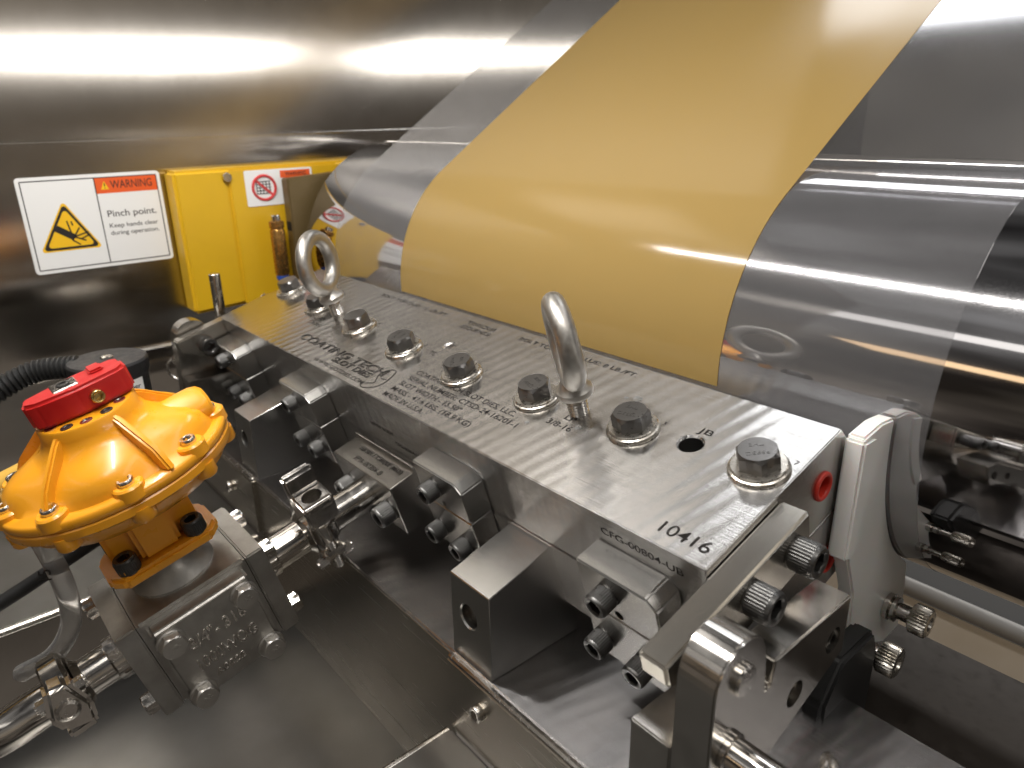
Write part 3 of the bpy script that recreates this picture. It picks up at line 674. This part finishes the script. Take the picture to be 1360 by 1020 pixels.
g = G(); g.tube(hp, 8, 20, True, lambda i: 7.6 if i % 3 else 6.2)
tag(g.obj('corrugated_hose', 'rubber'), 'black corrugated hose running off the left edge beside the black housing', 'hose')
g = G(); g.cyl((44, -64, -89), Zu, 5.2, 56, 28, .8); tag(g.obj('locating_pin', 'zinc'), 'short bright steel pin standing beside the black housing', 'pin')

# ================================================================== SIGNS AND GUARD ON THE SIDE FRAME
def rect_pts(x0, x1, y0, y1, r, n=5):
    o = []
    for cx, cy, a in ((x1 - r, y0 + r, -90), (x1 - r, y1 - r, 0), (x0 + r, y1 - r, 90), (x0 + r, y0 + r, 180)):
        for i in range(n + 1): o.append((cx + r * math.cos(R_(a + 90 * i / n)), cy + r * math.sin(R_(a + 90 * i / n))))
    return o
# sign frame: local x = world y, local y = world z, local z = +X
sg = thing('warning_sign', 'white rectangular pinch-point warning sign with yellow triangle on the steel wall', 'sign', place((-139.6, -92, 24.4), (1, 0, 0), (0, 1, 0)))
W2, H2 = 105, 74.5
G().poly(rect_pts(0, W2, 0, H2, 3), 0, 1.0, None).obj('plate', 'label', sg)
def line(x0, y0, x1, y1, wd, par, mtl='ink', z=1.02, nm='border_line'):
    d = Vector((x1 - x0, y1 - y0)); n_ = Vector((-d.y, d.x)).normalized() * wd / 2
    return G().poly([(x0 - n_.x, y0 - n_.y), (x1 - n_.x, y1 - n_.y), (x1 + n_.x, y1 + n_.y), (x0 + n_.x, y0 + n_.y)], z, z + .08).obj(nm, mtl, par)
for a in ((3, 3, W2 - 3, 3), (W2 - 3, 3, W2 - 3, H2 - 3), (W2 - 3, H2 - 3, 3, H2 - 3), (3, H2 - 3, 3, 3), (54.5, 3, 54.5, H2 - 3)): line(*a, .8, sg)
G().poly([(54.9, 59), (W2 - 3.4, 59), (W2 - 3.4, H2 - 3.4), (54.9, H2 - 3.4)], 1.02, 1.1).obj('header_band', 'sign_orange', sg)
text('WARNING', 6.4, (66, 62.6, 1.12), X_, Zu, sg, 'ink', 'lettering', 32)
G().poly([(58.4, 62), (64.6, 62), (61.5, 68.6)], 1.11, 1.16).obj('small_triangle', 'sign_yellow', sg)
line(61.5, 64.4, 61.5, 67, .7, sg, 'ink', 1.17, 'exclamation_mark'); line(61.5, 62.8, 61.5, 63.5, .7, sg, 'ink', 1.17, 'exclamation_mark')
text('Pinch point.', 5.4, (59, 40, 1.05), X_, Zu, sg, 'ink', 'lettering', 38)
text('Keep hands clear', 3.5, (59, 31.2, 1.05), X_, Zu, sg, 'ink', 'lettering', 38)
text('during operation.', 3.5, (59, 25.2, 1.05), X_, Zu, sg, 'ink', 'lettering', 38)
def tri(k, z0, mtl, nm):
    cx, cy = 29, 29.6
    pts = []
    for a in (90, 210, 330):
        c_ = Vector((cx + (24 - 2) * k * math.cos(R_(a)), cy + (24 - 2) * k * math.sin(R_(a))))
        for i in range(5):
            b_ = R_(a - 60 + 30 * i); pts.append((c_.x + 2 * math.cos(b_), c_.y + 2 * math.sin(b_)))
    return G().poly(pts, z0, z0 + .05).obj(nm, mtl, sg)
tri(1.0, 1.02, 'sign_yellow', 'triangle'); tri(.90, 1.08, 'ink', 'triangle'); tri(.73, 1.14, 'sign_yellow', 'triangle')
hz = 1.22
G().poly([(18.5, 33), (22, 37), (34, 28.4), (31, 24.2)], hz, hz + .05).obj('pictogram_hand', 'ink', sg)
for a in ((32, 27, 43, 30), (32, 27, 40, 23.4), (32, 27, 37, 34), (31, 26.6, 29, 40), (30, 25, 35.4, 20.4), (37, 25, 44, 28), (32.6, 36, 32, 39.4)):
    line(*a, 1.1, sg, 'ink', hz + .06, 'pictogram_finger')

# yellow guard box
gb = thing('guard_box', 'bright yellow guard box on the steel wall behind the far end of the die', 'guard', Matrix.Translation((-140, 16.5, -24)))
G().prism_x([(0, 0), (0, 122.5), (190, 124), (190, 20), (60, 3)], 0, 25, 3, 3).obj('cover', 'yellow', gb)
G().prism_x([(45, 2), (45, 121.6), (150, 122.4), (150, 16)], 25, 28.5, 1.4, 2).obj('raised_panel', 'yellow', gb)
ME_PH = hex_mesh(7.4, 3.6, 'cover_screw', 'zinc')
for y, z in ((44, 115.5), (62, 6)): link('cover_screw', ME_PH, gb, place((26, y, z), X_))
st = thing('prohibition_sticker', 'small white sticker with a red crossed-out circle on the yellow guard box', 'sticker', place((-111.3, 75, 65), (1, 0, 0), (0, 1, 0)))
G().poly(rect_pts(0, 64, 0, 31, 1.5), 0, .3).obj('plate', 'label', st)
G().torus((17, 15.5, .3), Zu, 10.4, 1.3, 40, 6).obj('ring', 'sign_red', st)
for k in range(5):
    line(10 + k * 3, 10.5, 10 + k * 3, 21, .8, st, 'ink', .32, 'grid_line'); line(10, 10.5 + k * 2.6, 23, 10.5 + k * 2.6, .8, st, 'ink', .42, 'grid_line')
line(9.4, 22.6, 24.6, 8.4, 2.2, st, 'sign_red', .52, 'cross_bar')
G().poly([(33, 23), (62, 23), (62, 29.4), (33, 29.4)], .32, .4).obj('header_band', 'sign_orange', st)
text('WARNING', 3.4, (38, 24.6, .42), X_, Zu, st, 'ink', 'lettering', 20)
for k, (s_, f_) in enumerate((('Keep guard', 20), ('in place', 15), ('when', 9), ('operating.', 18))): text(s_, 2.8, (34, 17.8 - k * 4.7, .32), X_, Zu, st, 'ink', 'lettering', f_)
t = thing('bearing_bracket', 'brown metal bracket between the yellow guard box and the end of the roll', 'bracket', Matrix.Translation((-108, 107, -30)))
G().prism_x([(0, 0), (0, 118), (70, 122), (70, 0)], 0, 13, 1, 2).obj('plate', 'brown', t)
G().box(2, 11, -.5, .2, 72, 80, 0).obj('slot', 'dark', t)
t = thing('air_cylinder', 'bronze coloured fitting with a blue ring in front of the yellow guard box', 'fitting', Matrix.Translation((-95, 92, -22)))
G().lathe([(6, 0), (6, 12), (4.6, 13), (4.6, 22)], seg=28).obj('stem', 'amber', t)
G().lathe([(5.2, 22), (5.6, 23), (5.6, 26)], seg=28).obj('blue_ring', 'blue', t)
G().lathe([(5.4, 26), (6.4, 28), (6.4, 66), (5.4, 68), (6.6, 69), (6.6, 74), (5, 75)], seg=28).obj('barrel', 'amber', t)
G().lathe([(4, 75), (4, 79), (3, 80)], seg=24).obj('cap', 'zinc', t)
g = G(); g.cyl((-30, 10, -60), Zu, 4.2, 87, 28, .6); tag(g.obj('upright_pin', 'zinc'), 'slim polished pin standing up before the yellow guard box', 'pin')
